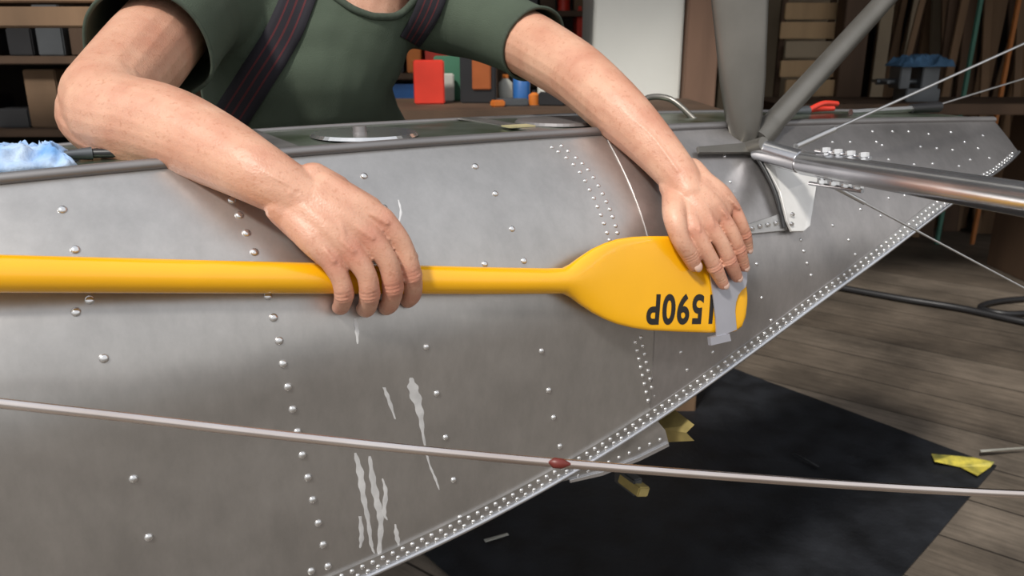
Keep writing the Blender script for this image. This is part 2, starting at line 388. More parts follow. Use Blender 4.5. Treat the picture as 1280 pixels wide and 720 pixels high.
def disc(name, c, rx_, ry_, h, m, parent, ang=0):
    bm = bmesh.new(); bmesh.ops.create_cone(bm, cap_ends=True, segments=48, radius1=1, radius2=.95, depth=1, matrix=Matrix.Translation(c) @ Matrix.Rotation(ang, 4, 'Z') @ Matrix.Diagonal((rx_, ry_, h, 1)))
    me = bpy.data.meshes.new(name); bm.to_mesh(me); bm.free(); me.materials.append(m); o = bpy.data.objects.new(name, me); scene.collection.objects.link(o); o.parent = parent; return o
def deck_uv(px, v, up=.004):
    p = plane_hit(px, 170, B_ + v); z = wd(uvw(p)[0]); return Vector((p.x, p.y, z + up))
disc('deck_hatch_cover', deck_uv(456, .085, .006), .068, .070, .004, M_rivet, fl, AL)
disc('hatch_knob', deck_uv(450, .085, .012), .009, .009, .008, M_trim, fl)
disc('forward_hatch_cover', deck_uv(-60, .10, .006), .07, .07, .004, M_trim, fl, AL)
disc('aft_hatch_cover', deck_uv(700, .11, .006), .068, .068, .004, M_trim, fl, AL)
ps = [deck_uv(800, .14, .0), pt(806, 124, 1.33), pt(838, 124, 1.33), deck_uv(868, .10, 0)]
tube('mooring_handle', catmull(ps, 6), .005, M_strut, fl, 8)
for px in (628, 330): box('deck_butt_strap', deck_uv(px, .12, .004) , (.03, .23, .003), M_strip, AL, fl, .001)
def drip(k, pts_):
    Vv = []; Ff = []
    C = catmull([Vector((x, y, w)) for x, y, w in pts_], 8); n = len(C)
    for i, c in enumerate(C):
        wj = max(.5, c.z * .85 * (1 + .22 * math.sin(i * 1.3 + k)))
        for s in (-1, 0, 1): 
            p = hit(c.x + s * wj, c.y); u_, v_, w_ = uvw(p); Vv.append(p + hull_n(u_, w_) * (.0004 if s == 0 else .00015))
    for i in range(n - 1):
        for s in range(2): Ff.append((i * 3 + s, i * 3 + s + 1, (i + 1) * 3 + s + 1, (i + 1) * 3 + s))
    return Vv, Ff
drips = [[(514, 472, 2), (517, 488, 8), (525, 516, 5), (529, 545, 2.0), (536, 578, 1.4), (544, 598, 1.8), (549, 612, 1)],
         [(480, 484, 2), (486, 500, 3), (494, 524, 1)], [(444, 398, 1.5), (446, 412, 3), (447, 430, 1)], [(498, 250, 1), (501, 265, 1.6), (498, 280, 1)],
         [(444, 566, 2), (450, 590, 5), (454, 620, 4), (460, 650, 3), (464, 680, 2.5), (468, 692, 1)], [(462, 570, 2), (466, 600, 4.5), (472, 630, 5), (476, 655, 4), (474, 690, 3), (478, 700, 1)],
         [(478, 598, 1), (482, 615, 3), (480, 640, 3), (484, 650, 1)], [(494, 655, 1), (496, 670, 3.5), (499, 684, 1)], [(450, 645, 2), (452, 670, 3.5), (450, 685, 1)]]
Vv = []; Ff = []
for k, d_ in enumerate(drips):
    a_, b2 = drip(k, d_); o0 = len(Vv); Vv += a_; Ff += [tuple(i + o0 for i in f) for f in b2]
obj_from('dried_water_stains', Vv, Ff, M_stain, fl, True)

# ------------------------------------------------------------ paddle
A = H(0, 342, .026); Bp = H(700, 352, .020); pd = (Bp - A).normalized()
uu_, vv_, ww_ = uvw(H(820, 355)); bn = hull_n(uu_, ww_); bn = (bn - pd * bn.dot(pd)).normalized(); bup = bn.cross(pd).normalized()
def pp(px, py, off=0.0):
    d = ray(px, py); q = A + bn * off; t = (q - CAM).dot(bn) / d.dot(bn); return CAM + d * t
st = [(-220, 309, 366, .0165), (-100, 313, 366, .0165), (0, 318, 366, .0165), (150, 322, 366.5, .0163), (300, 326, 367, .0162), (450, 329.5, 367.5, .016), (600, 333.5, 368, .0158), (680, 335, 367.5, .0155), (703, 335, 367, .0145), (713, 330, 372, .013),
      (725, 321, 381, .0112), (740, 311, 391, .0095), (755, 304, 399, .008), (770, 299, 405, .007), (790, 296, 410, .006), (810, 295, 413, .0053), (850, 295, 415, .0048), (880, 298, 416, .0046),
      (905, 308, 416, .0044), (918, 319, 414.5, .0042), (926, 332, 409, .0040), (930.5, 348, 398, .0036), (932.5, 362, 384, .0025)]
V = []; Fc = []; SG = 32
for k, (x, y0, y1, th) in enumerate(st):
    T_ = pp(x, y0); Bo = pp(x, y1); c = (T_ + Bo) / 2; hw = (T_ - Bo).length / 2; upv = (T_ - Bo).normalized()
    e = 1.0 if x <= 703 else max(.45, 1 - (x - 703) / 100)
    for j in range(SG):
        a = 2 * math.pi * j / SG; ca, sa = math.cos(a), math.sin(a)
        V.append(c + upv * hw * ca + bn * th * math.copysign(abs(sa) ** e, sa))
n = len(st)
for i in range(n - 1):
    for j in range(SG): Fc.append((i * SG + j, i * SG + (j + 1) % SG, (i + 1) * SG + (j + 1) % SG, (i + 1) * SG + j))
Fc.append(tuple(range(SG))); Fc.append(tuple((n - 1) * SG + j for j in range(SG)))
paddle = empty('paddle')
bl = obj_from('shaft_and_blade', V, Fc, M_yellow, paddle, True); fixn(bl); bl.data.set_sharp_from_angle(angle=math.radians(60))
fc = bpy.data.curves.new('n', 'FONT'); fc.body = '1590P'; fc.size = 1; fc.offset = .030; fc.resolution_u = 6; fc.space_character = 1.12
fo = bpy.data.objects.new('n', fc); scene.collection.objects.link(fo); dg = bpy.context.evaluated_depsgraph_get()
tm = bpy.data.meshes.new_from_object(fo.evaluated_get(dg)); bpy.data.objects.remove(fo)
xs = [v.co.x for v in tm.vertices]; ys = [v.co.y for v in tm.vertices]; x0, x1, y0, y1 = min(xs), max(xs), min(ys), max(ys)
TL, TR = pp(890, 385, .0056), pp(806, 385, .0056); wid = (TL - TR).length; hei = (pp(850, 366, .0056) - pp(850, 405, .0056)).length
cen = (pp(848, 386, 0))
bm = bmesh.new(); bm.from_mesh(tm)
bmesh.ops.subdivide_edges(bm, edges=bm.edges[:], cuts=1)
for v in bm.verts:
    X = (v.co.x - (x0 + x1) / 2) / (x1 - x0) * wid; Y = (v.co.y - (y0 + y1) / 2) / (y1 - y0) * hei
    v.co = cen - pd * X - bup * Y + bn * .03
me = bpy.data.meshes.new('number_stencil'); bm.to_mesh(me); bm.free(); me.materials.append(M_black)
to = bpy.data.objects.new('number_stencil', me); scene.collection.objects.link(to); to.parent = paddle
bt = BVHTree.FromPolygons([v.co.copy() for v in bl.data.vertices], [tuple(p.vertices) for p in bl.data.polygons])
for v in me.vertices:
    h = bt.ray_cast(v.co, -bn)
    if h[0]: v.co = h[0] + bn * .0005
def pplate(name, pxs, off, thick, m, parent):
    P = [pp(x, y, off) for x, y in pxs]; n = len(P); V = P + [p - bn * thick for p in P]
    Fc = [tuple(range(n)), tuple(range(n, 2 * n))[::-1]] + [(i, (i + 1) % n, n + (i + 1) % n, n + i) for i in range(n)]
    o = obj_from(name, V, Fc, m, parent); fixn(o); return o
ga = empty('metal_gauge')
arc = [(934, 351), (932, 359), (927, 363), (923, 369), (920, 378), (919, 389), (920, 401), (921, 412)]
pplate('gauge_plate', [(886, 330), (898, 324), (934, 332)] + arc + [(896, 422), (895, 400), (891, 365)], .0078, .0018, M_gauge, ga)
pplate('gauge_lip', [(888, 422), (912, 417), (914, 426), (889, 432)], .0098, .006, M_gauge, ga)
pplate('gauge_back', [(896, 421), (912, 417), (911, 422), (897, 425)], .0088, .014, M_gauge, ga)

# ------------------------------------------------------------ man
man = empty('man')
def sd(px):
    d = ray(px, 348); return (A - CAM).dot(bn) / d.dot(bn)
joints = []; creases = []
# right arm and hand ------------------
rb = Blob()
def S(x, y, dt): return pt(x, y, sd(x) + dt)
SR = pt(228, 12, 1.16); ER = pt(134, 124, .915)
WR = S(372, 245, -.004)
rb.chain([(SR, .056), (SR.lerp(ER, .5), .055), (ER, .050)], 5, 20)
fore = [(ER, .050), (pt(146, 146, .885), .049), (pt(205, 160, .862), .0465), (pt(265, 185, .835), .0400), (pt(322, 216, .808), .0325), (WR, .0272), (S(396, 262, -.012), .0255)]
rb.chain(fore, 7, 22)
rb.chain([(pt(116, 112, .92), .030), (pt(107, 146, .90), .031), (pt(150, 168, .878), .036), (pt(205, 172, .862), .036)], 4)
rb.chain([(S(356, 258, -.002), .0205), (S(382, 280, -.008), .022)], 2)
rb.chain([(S(392, 228, -.002), .0205), (S(416, 242, -.008), .021)], 2)
rb.ell(S(364, 242, -.020), (.012, .009, .011))
mcp = {'i': (S(478, 276, -.036), .0138), 'm': (S(460, 295, -.040), .0140), 'r': (S(437, 312, -.039), .0130), 'l': (S(413, 324, -.034), .0118)}
wl = {'i': S(408, 237, -.014), 'm': S(396, 250, -.018), 'r': S(384, 263, -.017), 'l': S(372, 274, -.011)}
for k in 'imrl':
    c, r = mcp[k]; mid_ = wl[k].lerp(c, .5) + nn * .004; rb.chain([(wl[k], .0185), (mid_, .0170), (c, r)], 4, 16)
for a_, b2 in ('im', 'mr', 'rl'):
    w_ = (wl[a_] + wl[b2]) / 2; c_ = (mcp[a_][0] + mcp[b2][0]) / 2 - nn * .0015; rb.chain([(w_, .0185), (w_.lerp(c_, .5) + nn * .0035, .0165), (w_.lerp(c_, .93), .0120)], 4, 16)
rb.chain([(S(400, 262, -.008), .022), (S(438, 282, -.014), .023)], 2)
rb.chain([(S(408, 285, -.010), .02), (S(425, 305, -.016), .018)], 2)
rb.chain([(S(425, 248, -.008), .020), (S(458, 266, -.014), .019)], 2)
for k in 'imrl':
    c, r = mcp[k]; a_ = wl[k].lerp(c, .35) + nn * .0200; b2 = c + nn * (r * .92); rb.chain([(a_, .0016), (wl[k].lerp(c, .7) + nn * .0186, .0022), (b2, .0030)], 3, 10)
fing = {'i': [(502, 305, -.036, .0112), (514, 342, -.028, .0112), (516, 366, -.008, .0100), (510, 375, .010, .009)],
        'm': [(484, 326, -.042, .0110), (491, 357, -.032, .0112), (488, 378, -.010, .0101), (483, 384, .008, .009)],
        'r': [(457, 341, -.041, .0106), (462, 366, -.032, .0108), (459, 384, -.008, .0099), (455, 386, .008, .0088)],
        'l': [(425, 347, -.034, .0098), (430, 367, -.027, .0100), (427, 382, -.006, .0090), (424, 384, .008, .008)]}
for k, P_ in fing.items():
    c, r = mcp[k]; Q = [(c, r)] + [(S(x, y, dt), rr) for x, y, dt, rr in P_]; rb.chain(Q, 5, 16)
    joints.append((c + nn * .008, .013, .45)); joints.append((Q[2][0] + nn * .006, .012, .5)); joints.append((Q[3][0] + nn * .004, .010, .45))
    creases.append((Q[2][0], (Q[2][0] - Q[1][0]).normalized(), .012))
    pj = Q[2][0]; rb.chain([(pj, Q[2][1] * 1.06), (pj + (Q[2][0] - Q[1][0]) * .06, Q[2][1] * 1.05)], 1)
rb.chain([(S(418, 250, -.006), .018), (S(462, 285, -.012), .015), (S(492, 312, -.002), .012), (S(512, 322, .006), .010)], 4)
for path in ([(2, -.35), (3, -.2), (4, .10), (5, .25)], [(1, .1), (2, .35), (3, .55)]):
    P_ = []
    for i, s in path:
        c, r = fore[i]; view = (CAM - c).normalized(); up_ = (Vector((0, 0, 1)) - view * view.z).normalized(); P_.append((c + (view * math.cos(s) + up_ * math.sin(s)) * (r - .0008), .0021))
    rb.chain(P_, 6, 8)
vp = [wl['m'].lerp(mcp['m'][0], .1) + nn * .0195, wl['r'].lerp(mcp['m'][0], .45) + nn * .0208, wl['r'].lerp(mcp['r'][0], .75) + nn * .0172]
rb.chain([(p, .0019) for p in vp], 5, 8)
ARMR = rb.finish('right_arm', .0014, M_skin, man, 8)

# left arm and hand -------------------
lb = Blob()
SL = pt(585, 20, 1.36); EL = pt(728, 98, 1.150); WL = pt(848, 220, 1.045)
lfore = [(SL, .058), (pt(650, 50, 1.27), .051), (pt(692, 74, 1.20), .047), (EL, .0440), (pt(772, 138, 1.095), .0395), (pt(812, 178, 1.068), .0325), (WL, .0265), (pt(860, 242, 1.035), .0240)]
lb.chain(lfore, 6, 20)
lw = {'i': pt(849, 250, 1.035), 'm': pt(860, 246, 1.030), 'r': pt(870, 240, 1.032), 'l': pt(879, 231, 1.042)}
lm = {'i': (866, 286, .018, .0120), 'm': (884, 280, .020, .0122), 'r': (901, 271, .018, .0116), 'l': (915, 259, .012, .0105)}
lf = {'i': [(882, 312, .0235, .0101), (893, 333, .0215, .0098), (900, 347, .0175, .0088), (904, 355, .0155, .0077)],
      'm': [(901, 303, .0255, .0103), (911, 325, .0235, .0100), (918, 340, .0185, .0088), (921, 346, .0160, .0078)],
      'r': [(915, 292, .0235, .0099), (923, 311, .0215, .0096), (928, 326, .0170, .0085), (930, 333, .0145, .0075)],
      'l': [(925, 277, .0165, .0090), (931, 293, .0140, .0087), (934, 305, .0095, .0077), (935, 311, .0075, .0068)]}
nails = []; LC = {}
lb.chain([(pt(840, 232, 1.045), .0175), (lw['i'], .0185)], 2); lb.chain([(pt(864, 214, 1.055), .0175), (lw['l'], .0175)], 2)
for k in 'imrl':
    x, y, o_, r = lm[k]; c = pp(x, y, o_); w0 = lw[k]; LC[k] = (w0, c, r); lb.chain([(w0, .0178), (w0.lerp(c, .5) + nn * .003, .0162), (c, r)], 4, 16)
    Q = [(c, r)] + [(pp(a_, b2, c2), rr) for a_, b2, c2, rr in lf[k]]; lb.chain(Q, 5, 16)
    joints.append((c + nn * .008, .012, .40)); joints.append((Q[2][0] + nn * .006, .010, .5)); joints.append((Q[4][0], .009, .45))
    creases.append((Q[2][0], (Q[2][0] - Q[1][0]).normalized(), .011)); creases.append((Q[3][0], (Q[3][0] - Q[2][0]).normalized(), .008))
    lb.chain([(Q[2][0], Q[2][1] * 1.07), (Q[2][0] + Vector((0, 0, -.001)), Q[2][1] * 1.06)], 1)
    dd = (Q[4][0] - Q[3][0]).normalized(); nails.append((Q[4][0], dd, Q[4][1]))
    lb.chain([(w0.lerp(c, .35) + nn * .0192, .0014), (w0.lerp(c, .7) + nn * .0172, .0020), (c + nn * .0112, .0028)], 3, 10)
for a_, b2 in ('im', 'mr', 'rl'):
    w_ = (LC[a_][0] + LC[b2][0]) / 2; c_ = (LC[a_][1] + LC[b2][1]) / 2 - nn * .001; lb.chain([(w_, .0178), (w_.lerp(c_, .5) + nn * .0025, .0158), (w_.lerp(c_, .92), .0114)], 4, 16)
lb.chain([(pt(858, 256, 1.04), .019), (LC['m'][1] - nn * .008, .015)], 2)
lb.chain([(pt(844, 244, 1.045), .0178), (pp(843, 270, .010), .0150), (pp(850, 297, .019), .0120), (pp(862, 318, .0170), .0113), (pp(868, 331, .0145), .0092)], 5, 16)
q1, q2 = pp(862, 318, .0170), pp(868, 331, .0145); nails.append((q2, (q2 - q1).normalized(), .0098)); creases.append((q1, (q2 - q1).normalized(), .011))
lb.chain([(pt(851, 262, 1.035), .016), (pp(864, 282, .014), .0125)], 2)
for path in ([(3, .3), (4, .1), (5, .35), (6, .2)],):
    P_ = []
    for i, s in path:
        c, r = lfore[i]; view = (CAM - c).normalized(); up_ = (Vector((0, 0, 1)) - view * view.z).normalized(); P_.append((c + (view * math.cos(s) + up_ * math.sin(s)) * (r - .0008), .0020))
    lb.chain(P_, 6, 8)
ARML = lb.finish('left_arm', .0014, M_skin, man, 6)
for o in (ARMR, ARML):
    me = o.data; n = len(me.vertices); co = np.empty(n * 3); me.vertices.foreach_get('co', co); co = co.reshape(-1, 3)
    nr = np.empty(n * 3); me.vertices.foreach_get('normal', nr); nr = nr.reshape(-1, 3)
    fl_ = np.zeros(n); dsp = np.zeros(n); vdir = np.array(-F)
    for c, r, s_ in joints:
        d2 = ((co - np.array(c)) ** 2).sum(1); fl_ = np.maximum(fl_, s_ * np.exp(-d2 / (r * r)))
    facing = np.clip((nr @ vdir) * 1.5, 0, 1)
    for c, d, r in creases:
        dv = co - np.array(c); al = dv @ np.array(d); w_ = np.exp(-(dv ** 2).sum(1) / (r * 1.1) ** 2) * facing
        for a0_ in (-.0042, 0, .0040): dsp -= .0010 * w_ * np.exp(-((al - a0_) / .0010) ** 2)
        dsp += .0003 * w_
    co = co + nr * dsp[:, None]; me.vertices.foreach_set('co', co.ravel()); me.update()
    at_ = me.attributes.new('flush', 'FLOAT', 'POINT'); at_.data.foreach_set('value', fl_)
def nail(p, d, r, k):
    side = d.cross(nn).normalized(); nrm = side.cross(d).normalized()
    if nrm.dot(nn) < 0: nrm = -nrm
    M4 = Matrix((( *side, 0), (*d, 0), (*nrm, 0), (0, 0, 0, 1))).transposed()
    c = p + nrm * (r * .68) + d * r * .1
    bm = bmesh.new(); bmesh.ops.create_uvsphere(bm, u_segments=16, v_segments=10, radius=1, matrix=Matrix.Translation(c) @ M4 @ Matrix.Diagonal((r * .66, r * .85, r * .32, 1)))
    me = bpy.data.meshes.new('fingernail'); bm.to_mesh(me); bm.free(); me.materials.append(M_nail)
    for f in me.polygons: f.use_smooth = True
    o = bpy.data.objects.new('fingernail', me); scene.collection.objects.link(o); o.parent = man
for k, (p, d, r) in enumerate(nails): nail(p, d, r, k)

# torso / t-shirt -----------------------
sb = Blob()
hipL, hipR = Vector((-.28, 1.74, .84)), Vector((-.48, 1.70, .84))
C1, C2 = pt(345, 40, 1.33), pt(428, 35, 1.345)
D1, D2 = pt(345, 105, 1.355), pt(404, 100, 1.36)
sb.chain([(SR, .078), (pt(300, -5, 1.27), .092), (pt(400, -14, 1.33), .098), (pt(490, -14, 1.36), .092), (SL, .075)], 5, 20)
sb.chain([(C1, .122), (D1, .118), (Vector((-.43, 1.52, .99)), .125), (hipR, .122)], 5, 22)
sb.chain([(C2, .118), (D2, .114), (Vector((-.32, 1.54, .99)), .118), (hipL, .120)], 5, 22)
sb.chain([(SR, .084), (SR.lerp(ER, .35), .081), (SR.lerp(ER, .75), .080)], 4, 22)
sb.chain([(SL, .074), (pt(650, 50, 1.27), .061), (pt(684, 69, 1.213), .059)], 4, 22)
sh = sb.finish('t_shirt', .0045, M_shirt, man, 14)
me = sh.data
nrm = [v.normal.copy() for v in me.vertices]
for v, nv in zip(me.vertices, nrm):
    c = v.co
    f = noise.noise(Vector((c.x * 7 + c.z * 4, c.y * 3, c.z * 3 - c.x * 4))) * .008
    w1 = noise.noise(Vector((c.x * 4, c.y * 4, c.z * 4 + 7)))
    ph = (c.x * .9 + c.z * 1.2 + .16 * w1) * 40
    amp = max(0, noise.noise(Vector((c.x * 6 + 3, c.y * 4, c.z * 6))) + .12)
    f += .0065 * amp * math.sin(ph)
    v.co = c + nv * f
bm = bmesh.new(); bm.from_mesh(me)
def cut(center, dirv, rad):
    fs = [f for f in bm.faces if (f.calc_center_median() - center).length < rad]
    g = set(fs)
    for f in fs:
        for e in f.edges: g.add(e)
        for v in f.verts: g.add(v)
    bmesh.ops.bisect_plane(bm, geom=list(g), plane_co=center, plane_no=dirv, clear_outer=True)
dR = (ER - SR).normalized(); hemR = SR.lerp(ER, .50)
hemL = pt(667, 54, 1.25); dL = (pt(720, 92, 1.17) - pt(620, 35, 1.31)).normalized()
cut(hemR, dR, .21); cut(hemL, dL, .17)
# drop any disconnected scraps left beyond the sleeve hems
for ctr, dv in ((hemR, dR), (hemL, dL)):
    kill = [v for v in bm.verts if (v.co - ctr).length < .30 and (v.co - ctr).dot(dv) > .004 and ((v.co - ctr) - dv * (v.co - ctr).dot(dv)).length < .10]
    bmesh.ops.delete(bm, geom=kill, context='VERTS')
nk0 = pt(463, -44, 1.265)
for f in [f for f in bm.faces if (f.calc_center_median() - nk0).length < .086]: bm.faces.remove(f)
for _ in range(12):
    bd = {}
    for e in bm.edges:
        if e.is_boundary:
            for a_, b2 in ((e.verts[0], e.verts[1]), (e.verts[1], e.verts[0])): bd.setdefault(a_, []).append(b2)
    new = {v: v.co.lerp((ns[0].co + ns[1].co) / 2, .5) for v, ns in bd.items() if len(ns) == 2 and (v.co - nk0).length < .16}
    for v, c in new.items(): v.co = c
adj = {}
for e in bm.edges:
    if e.is_boundary:
        a_, b2 = e.verts; adj.setdefault(a_, []).append(b2); adj.setdefault(b2, []).append(a_)
seen = set(); loops = []
for v in adj:
    if v in seen: continue
    lp = [v]; seen.add(v); cur = v
    while True:
        nx = [w for w in adj[cur] if w not in seen]
        if not nx: break
        cur = nx[0]; seen.add(cur); lp.append(cur)
    if len(lp) > 20: loops.append([w.co.copy() for w in lp])
loose = [v for v in bm.verts if not v.link_faces]; bmesh.ops.delete(bm, geom=loose, context='VERTS')
bm.to_mesh(me); bm.free()
for lp in loops:
    if len(lp) < 25: continue
    Lp = lp[::2]; cv = bpy.data.curves.new('hem_band', 'CURVE'); cv.dimensions = '3D'; cv.bevel_depth = .0028 if (sum(lp, Vector()) / len(lp) - nk0).length > .14 else .006
    sp_ = cv.splines.new('POLY'); sp_.points.add(len(Lp) - 1); sp_.use_cyclic_u = True
    for q, c in zip(sp_.points, Lp): q.co = (*c, 1)
    co_ = bpy.data.objects.new('hem_band', cv); scene.collection.objects.link(co_); cv.materials.append(M_rib); co_.parent = man
so = sh.modifiers.new('solid', 'SOLIDIFY'); so.thickness = .002; so.offset = -1
bt = BVHTree.FromPolygons([v.co.copy() for v in me.vertices], [tuple(p.vertices) for p in me.polygons])
def suspender(pts_):
    C = catmull([Vector((x, y, w)) for x, y, w in pts_], 10); V = []; Fc = []; rowsn = 0
    for i, c in enumerate(C):
        d = (C[min(i + 1, len(C) - 1)] - C[max(i - 1, 0)]); d = Vector((d.x, d.y)).normalized(); s = Vector((-d.y, d.x))
        rr = []
        for k in range(7):
            o_ = (k / 6 - .5) * c.z; rd = ray(c.x + s.x * o_, c.y + s.y * o_); h = bt.ray_cast(CAM, rd.normalized())
            if not h[0]: rr = None; break
            rr.append(h[0] - rd.normalized() * .005)
        if rr: V += rr; rowsn += 1
    for i in range(rowsn - 1):
        for k in range(6): Fc.append((i * 7 + k, i * 7 + k + 1, (i + 1) * 7 + k + 1, (i + 1) * 7 + k))
    o = obj_from('suspender_strap', V, Fc, M_susp, man, True)
    uv = o.data.uv_layers.new(name='UVMap')
    for p in o.data.polygons:
        for li in p.loop_indices:
            vi = o.data.loops[li].vertex_index; uv.data[li].uv = ((vi % 7) / 6, (vi // 7) * .1)
    s_ = o.modifiers.new('s', 'SOLIDIFY'); s_.thickness = .002
suspender([(390, -60, 42), (375, -10, 43), (352, 45, 45), (318, 100, 46), (286, 150, 46)])
suspender([(552, -50, 34), (543, -10, 34), (534, 15, 33), (522, 38, 30), (508, 60, 26)])
hb = Blob()
hc = pt(478, -235, 1.18)
hb.chain([(pt(452, 40, 1.36), .085), (pt(461, -15, 1.335), .072), (pt(468, -110, 1.28), .060), (hc + Vector((0, .05, -.03)), .062)], 5, 20)
hrot = Matrix.Rotation(math.radians(32), 3, 'X')
def hp(x, y, z): return hc + hrot @ Vector((x, y, z))
hb.ell(hp(0, .01, .03), (.076, .095, .095), hrot); hb.ell(hp(0, -.03, -.04), (.058, .065, .072), hrot); hb.ell(hp(0, -.062, -.085), (.028, .026, .022), hrot)
hb.chain([(hp(0, -.088, .01), .008), (hp(0, -.108, -.025), .013), (hp(0, -.095, -.034), .012)], 3)
for s in (-1, 1):
    hb.ell(hp(s * .035, -.068, -.022), (.022, .02, .018), hrot); hb.ell(hp(s * .03, -.078, .02), (.022, .014, .007), hrot)
    hb.ell(hp(s * .079, .012, -.012), (.008, .018, .030), hrot); hb.ell(hp(s * .014, -.100, -.032), (.008, .008, .007), hrot)
hb.chain([(hp(-.022, -.088, -.062), .006), (hp(0, -.094, -.061), .008), (hp(.022, -.088, -.062), .006)], 2)
HD = hb.finish('head_and_neck', .004, M_skin, man, 3)
M_eye = mat('eye_white', (.75, .73, .7), .2); M_iris = mat('iris', (.05, .08, .12), .2)
for s in (-1, 1):
    for nm_, c, r, m_ in (('eyeball', hp(s * .03, -.078, .006), .0125, M_eye), ('iris', hp(s * .03, -.0865, .006), .0055, M_iris)):
        bm = bmesh.new(); bmesh.ops.create_uvsphere(bm, u_segments=16, v_segments=10, radius=r, matrix=Matrix.Translation(c)); me_ = bpy.data.meshes.new(nm_); bm.to_mesh(me_); bm.free(); me_.materials.append(m_); o = bpy.data.objects.new(nm_, me_); scene.collection.objects.link(o); o.parent = man
hb = Blob(); hb.ell(hp(0, .022, .046), (.080, .094, .088), hrot); hb.ell(hp(0, .06, -.0), (.068, .055, .07), hrot); hb.finish('hair', .005, M_hair, man, 3)
tb = Blob()
tb.chain([(hipR + Vector((0, .0, .02)), .120), (hipR + Vector((.01, .03, -.08)), .115), (Vector((-.49, 1.76, .46)), .08), (Vector((-.50, 1.84, .10)), .062)], 5, 18)
tb.chain([(hipL + Vector((0, .0, .02)), .120), (hipL + Vector((-.01, .03, -.08)), .115), (Vector((-.25, 1.80, .46)), .08), (Vector((-.24, 1.88, .10)), .062)], 5, 18)
tb.chain([(hipR, .12), (hipL, .12)], 1, 18)
tb.finish('trousers', .008, M_trouser, man, 4)
for x, y in ((-.50, 1.84), (-.24, 1.88)):
    bb_ = Blob(); bb_.chain([(Vector((x, y + .03, .050)), .048), (Vector((x, y - .06, .044)), .042), (Vector((x, y - .16, .037)), .035)], 3); bb_.chain([(Vector((x, y, .053)), .05), (Vector((x, y, .14)), .052)], 1); bb_.finish('boot', .006, M_boot, man, 2)

# ------------------------------------------------------------ struts, fittings and wires
def ext(a, b2, k): return a + (b2 - a) * k
stA = empty('front_float_strut')
a0 = pt(931, 181, 1.205); a1 = pt(925, 0, 1.15); a2 = ext(a0, a1, 4.2)
prof = [a0, ext(a0, a1, .06), ext(a0, a1, .2), ext(a0, a1, .45), ext(a0, a1, .75), a1, a2]
tube('streamline_tube', prof, [.014, .021, .028, .034, .038, .0415, .044], M_strut, stA, 28, (F, .45))
stB = empty('diagonal_float_strut')
b0 = pt(953, 168, 1.225); b1 = pt(1106, 0, 1.43); tube('strut_tube', [b0, b1, ext(b0, b1, 3.6)], .0175, M_strut, stB, 20)
tube('strut_end_fork', [pt(945, 178, 1.21), pt(962, 158, 1.235)], .020, M_strut, stB, 16)
stC = empty('spreader_bar')
c0 = pt(1006, 204, 1.115); c1 = pt(1280, 249, .745); tube('spreader_tube', [c0, c1, ext(c0, c1, 1.35)], .0164, M_tube, stC, 28)
tube('spreader_ferrule', [pt(990, 201, 1.135), pt(1014, 205, 1.105)], .0135, M_tube, stC, 20)
fit = empty('strut_attachment_fitting')
plate('side_gusset', [(944, 186), (962, 178), (1018, 212), (1022, 224), (1013, 282), (1005, 289), (990, 289), (984, 276), (975, 240), (962, 214)], .016, .004, M_white, fit)
plate('deck_plate', [(872, 183), (932, 178), (945, 184), (940, 190), (874, 190)], .012, .005, M_strut, fit)
plate('angle_bracket', [(929, 282), (978, 266), (984, 270), (984, 288), (932, 293)], .008, .006, M_strip, fit)
tube('gusset_edge_band', catmull([H(943, 192, .012), H(958, 216, .012), H(971, 246, .012), H(980, 285, .010)], 5), .003, M_blk, fit, 8)
tube('spreader_socket', [pt(948, 187, 1.18), pt(1000, 202, 1.125)], .0165, M_tube, fit, 16)
tube('pivot_bolt', [pt(925, 189, 1.20), pt(955, 180, 1.16)], .011, M_strut, fit, 12)
bb = [(1032, 186), (1047, 188), (1063, 190), (1080, 192), (1028, 231), (1043, 233), (1058, 235), (1073, 237)]
for i, (x, y) in enumerate(bb):
    s_ = 1.09 - (x - 1006) * .00115; y_c = 208 + (x - 1006) * .165
    tube('clamp_bolt', [pt(x, y, s_), pt(x, y_c, s_)], .0036, M_rivet, fit, 6); tube('clamp_nut', [pt(x, y - 1, s_), pt(x, y + (5 if y < 210 else -5), s_)], .0062, M_rivet, fit, 6)
for x, y in ((998, 205), (985, 196), (990, 268), (940, 286), (950, 283), (960, 281), (970, 279), (989, 280), (975, 204)):
    p = H(x, y, .0165 if x > 972 else .0085); tube('fitting_rivet', [p, p + nn * .003], [.0036, .0026], M_rivet, fit, 10)
tube('clamp_strap', [pt(1020, 188, 1.08), pt(1088, 198, 1.00)], .003, M_tube, fit, 8); tube('clamp_strap_lower', [pt(1012, 229, 1.09), pt(1078, 239, 1.01)], .003, M_tube, fit, 8)
def cable(name, a, b2, r): e = empty(name); tube('wire', [a, b2], r, M_cable, e, 8); tube('turnbuckle', [ext(a, b2, .0), ext(a, b2, .12)], r * 2.0, M_cable, e, 10); return e
cable('brace_cable', pt(995, 183, 1.17), pt(1330, 32, 1.42), .0024)
cable('brace_cable', pt(1150, 138, 1.9), pt(1330, 83, 2.1), .0022)
cable('brace_cable', pt(1040, 232, 1.09), pt(1340, 392, 1.24), .0016)
fw = empty('streamline_brace_wire')
wp = [(-160, 486, .60), (0, 504, .62), (170, 523, .645), (350, 544, .67), (520, 562, .69), (690, 578, .71), (850, 591, .73), (1000, 602, .75), (1140, 611, .77), (1280, 618, .79), (1450, 625, .81)]
tube('wire_blade', catmull([pt(*q) for q in wp], 4), .0041, M_wire, fw, 24, (F, .85))
tube('red_marker', [pt(686, 577.5, .706), pt(692, 578.6, .706), pt(703, 579.6, .707), pt(713, 580.2, .709)], [.001, .0048, .0046, .001], M_redtape, fw, 12, (F, .8))
ch = empty('primed_metal_channel')
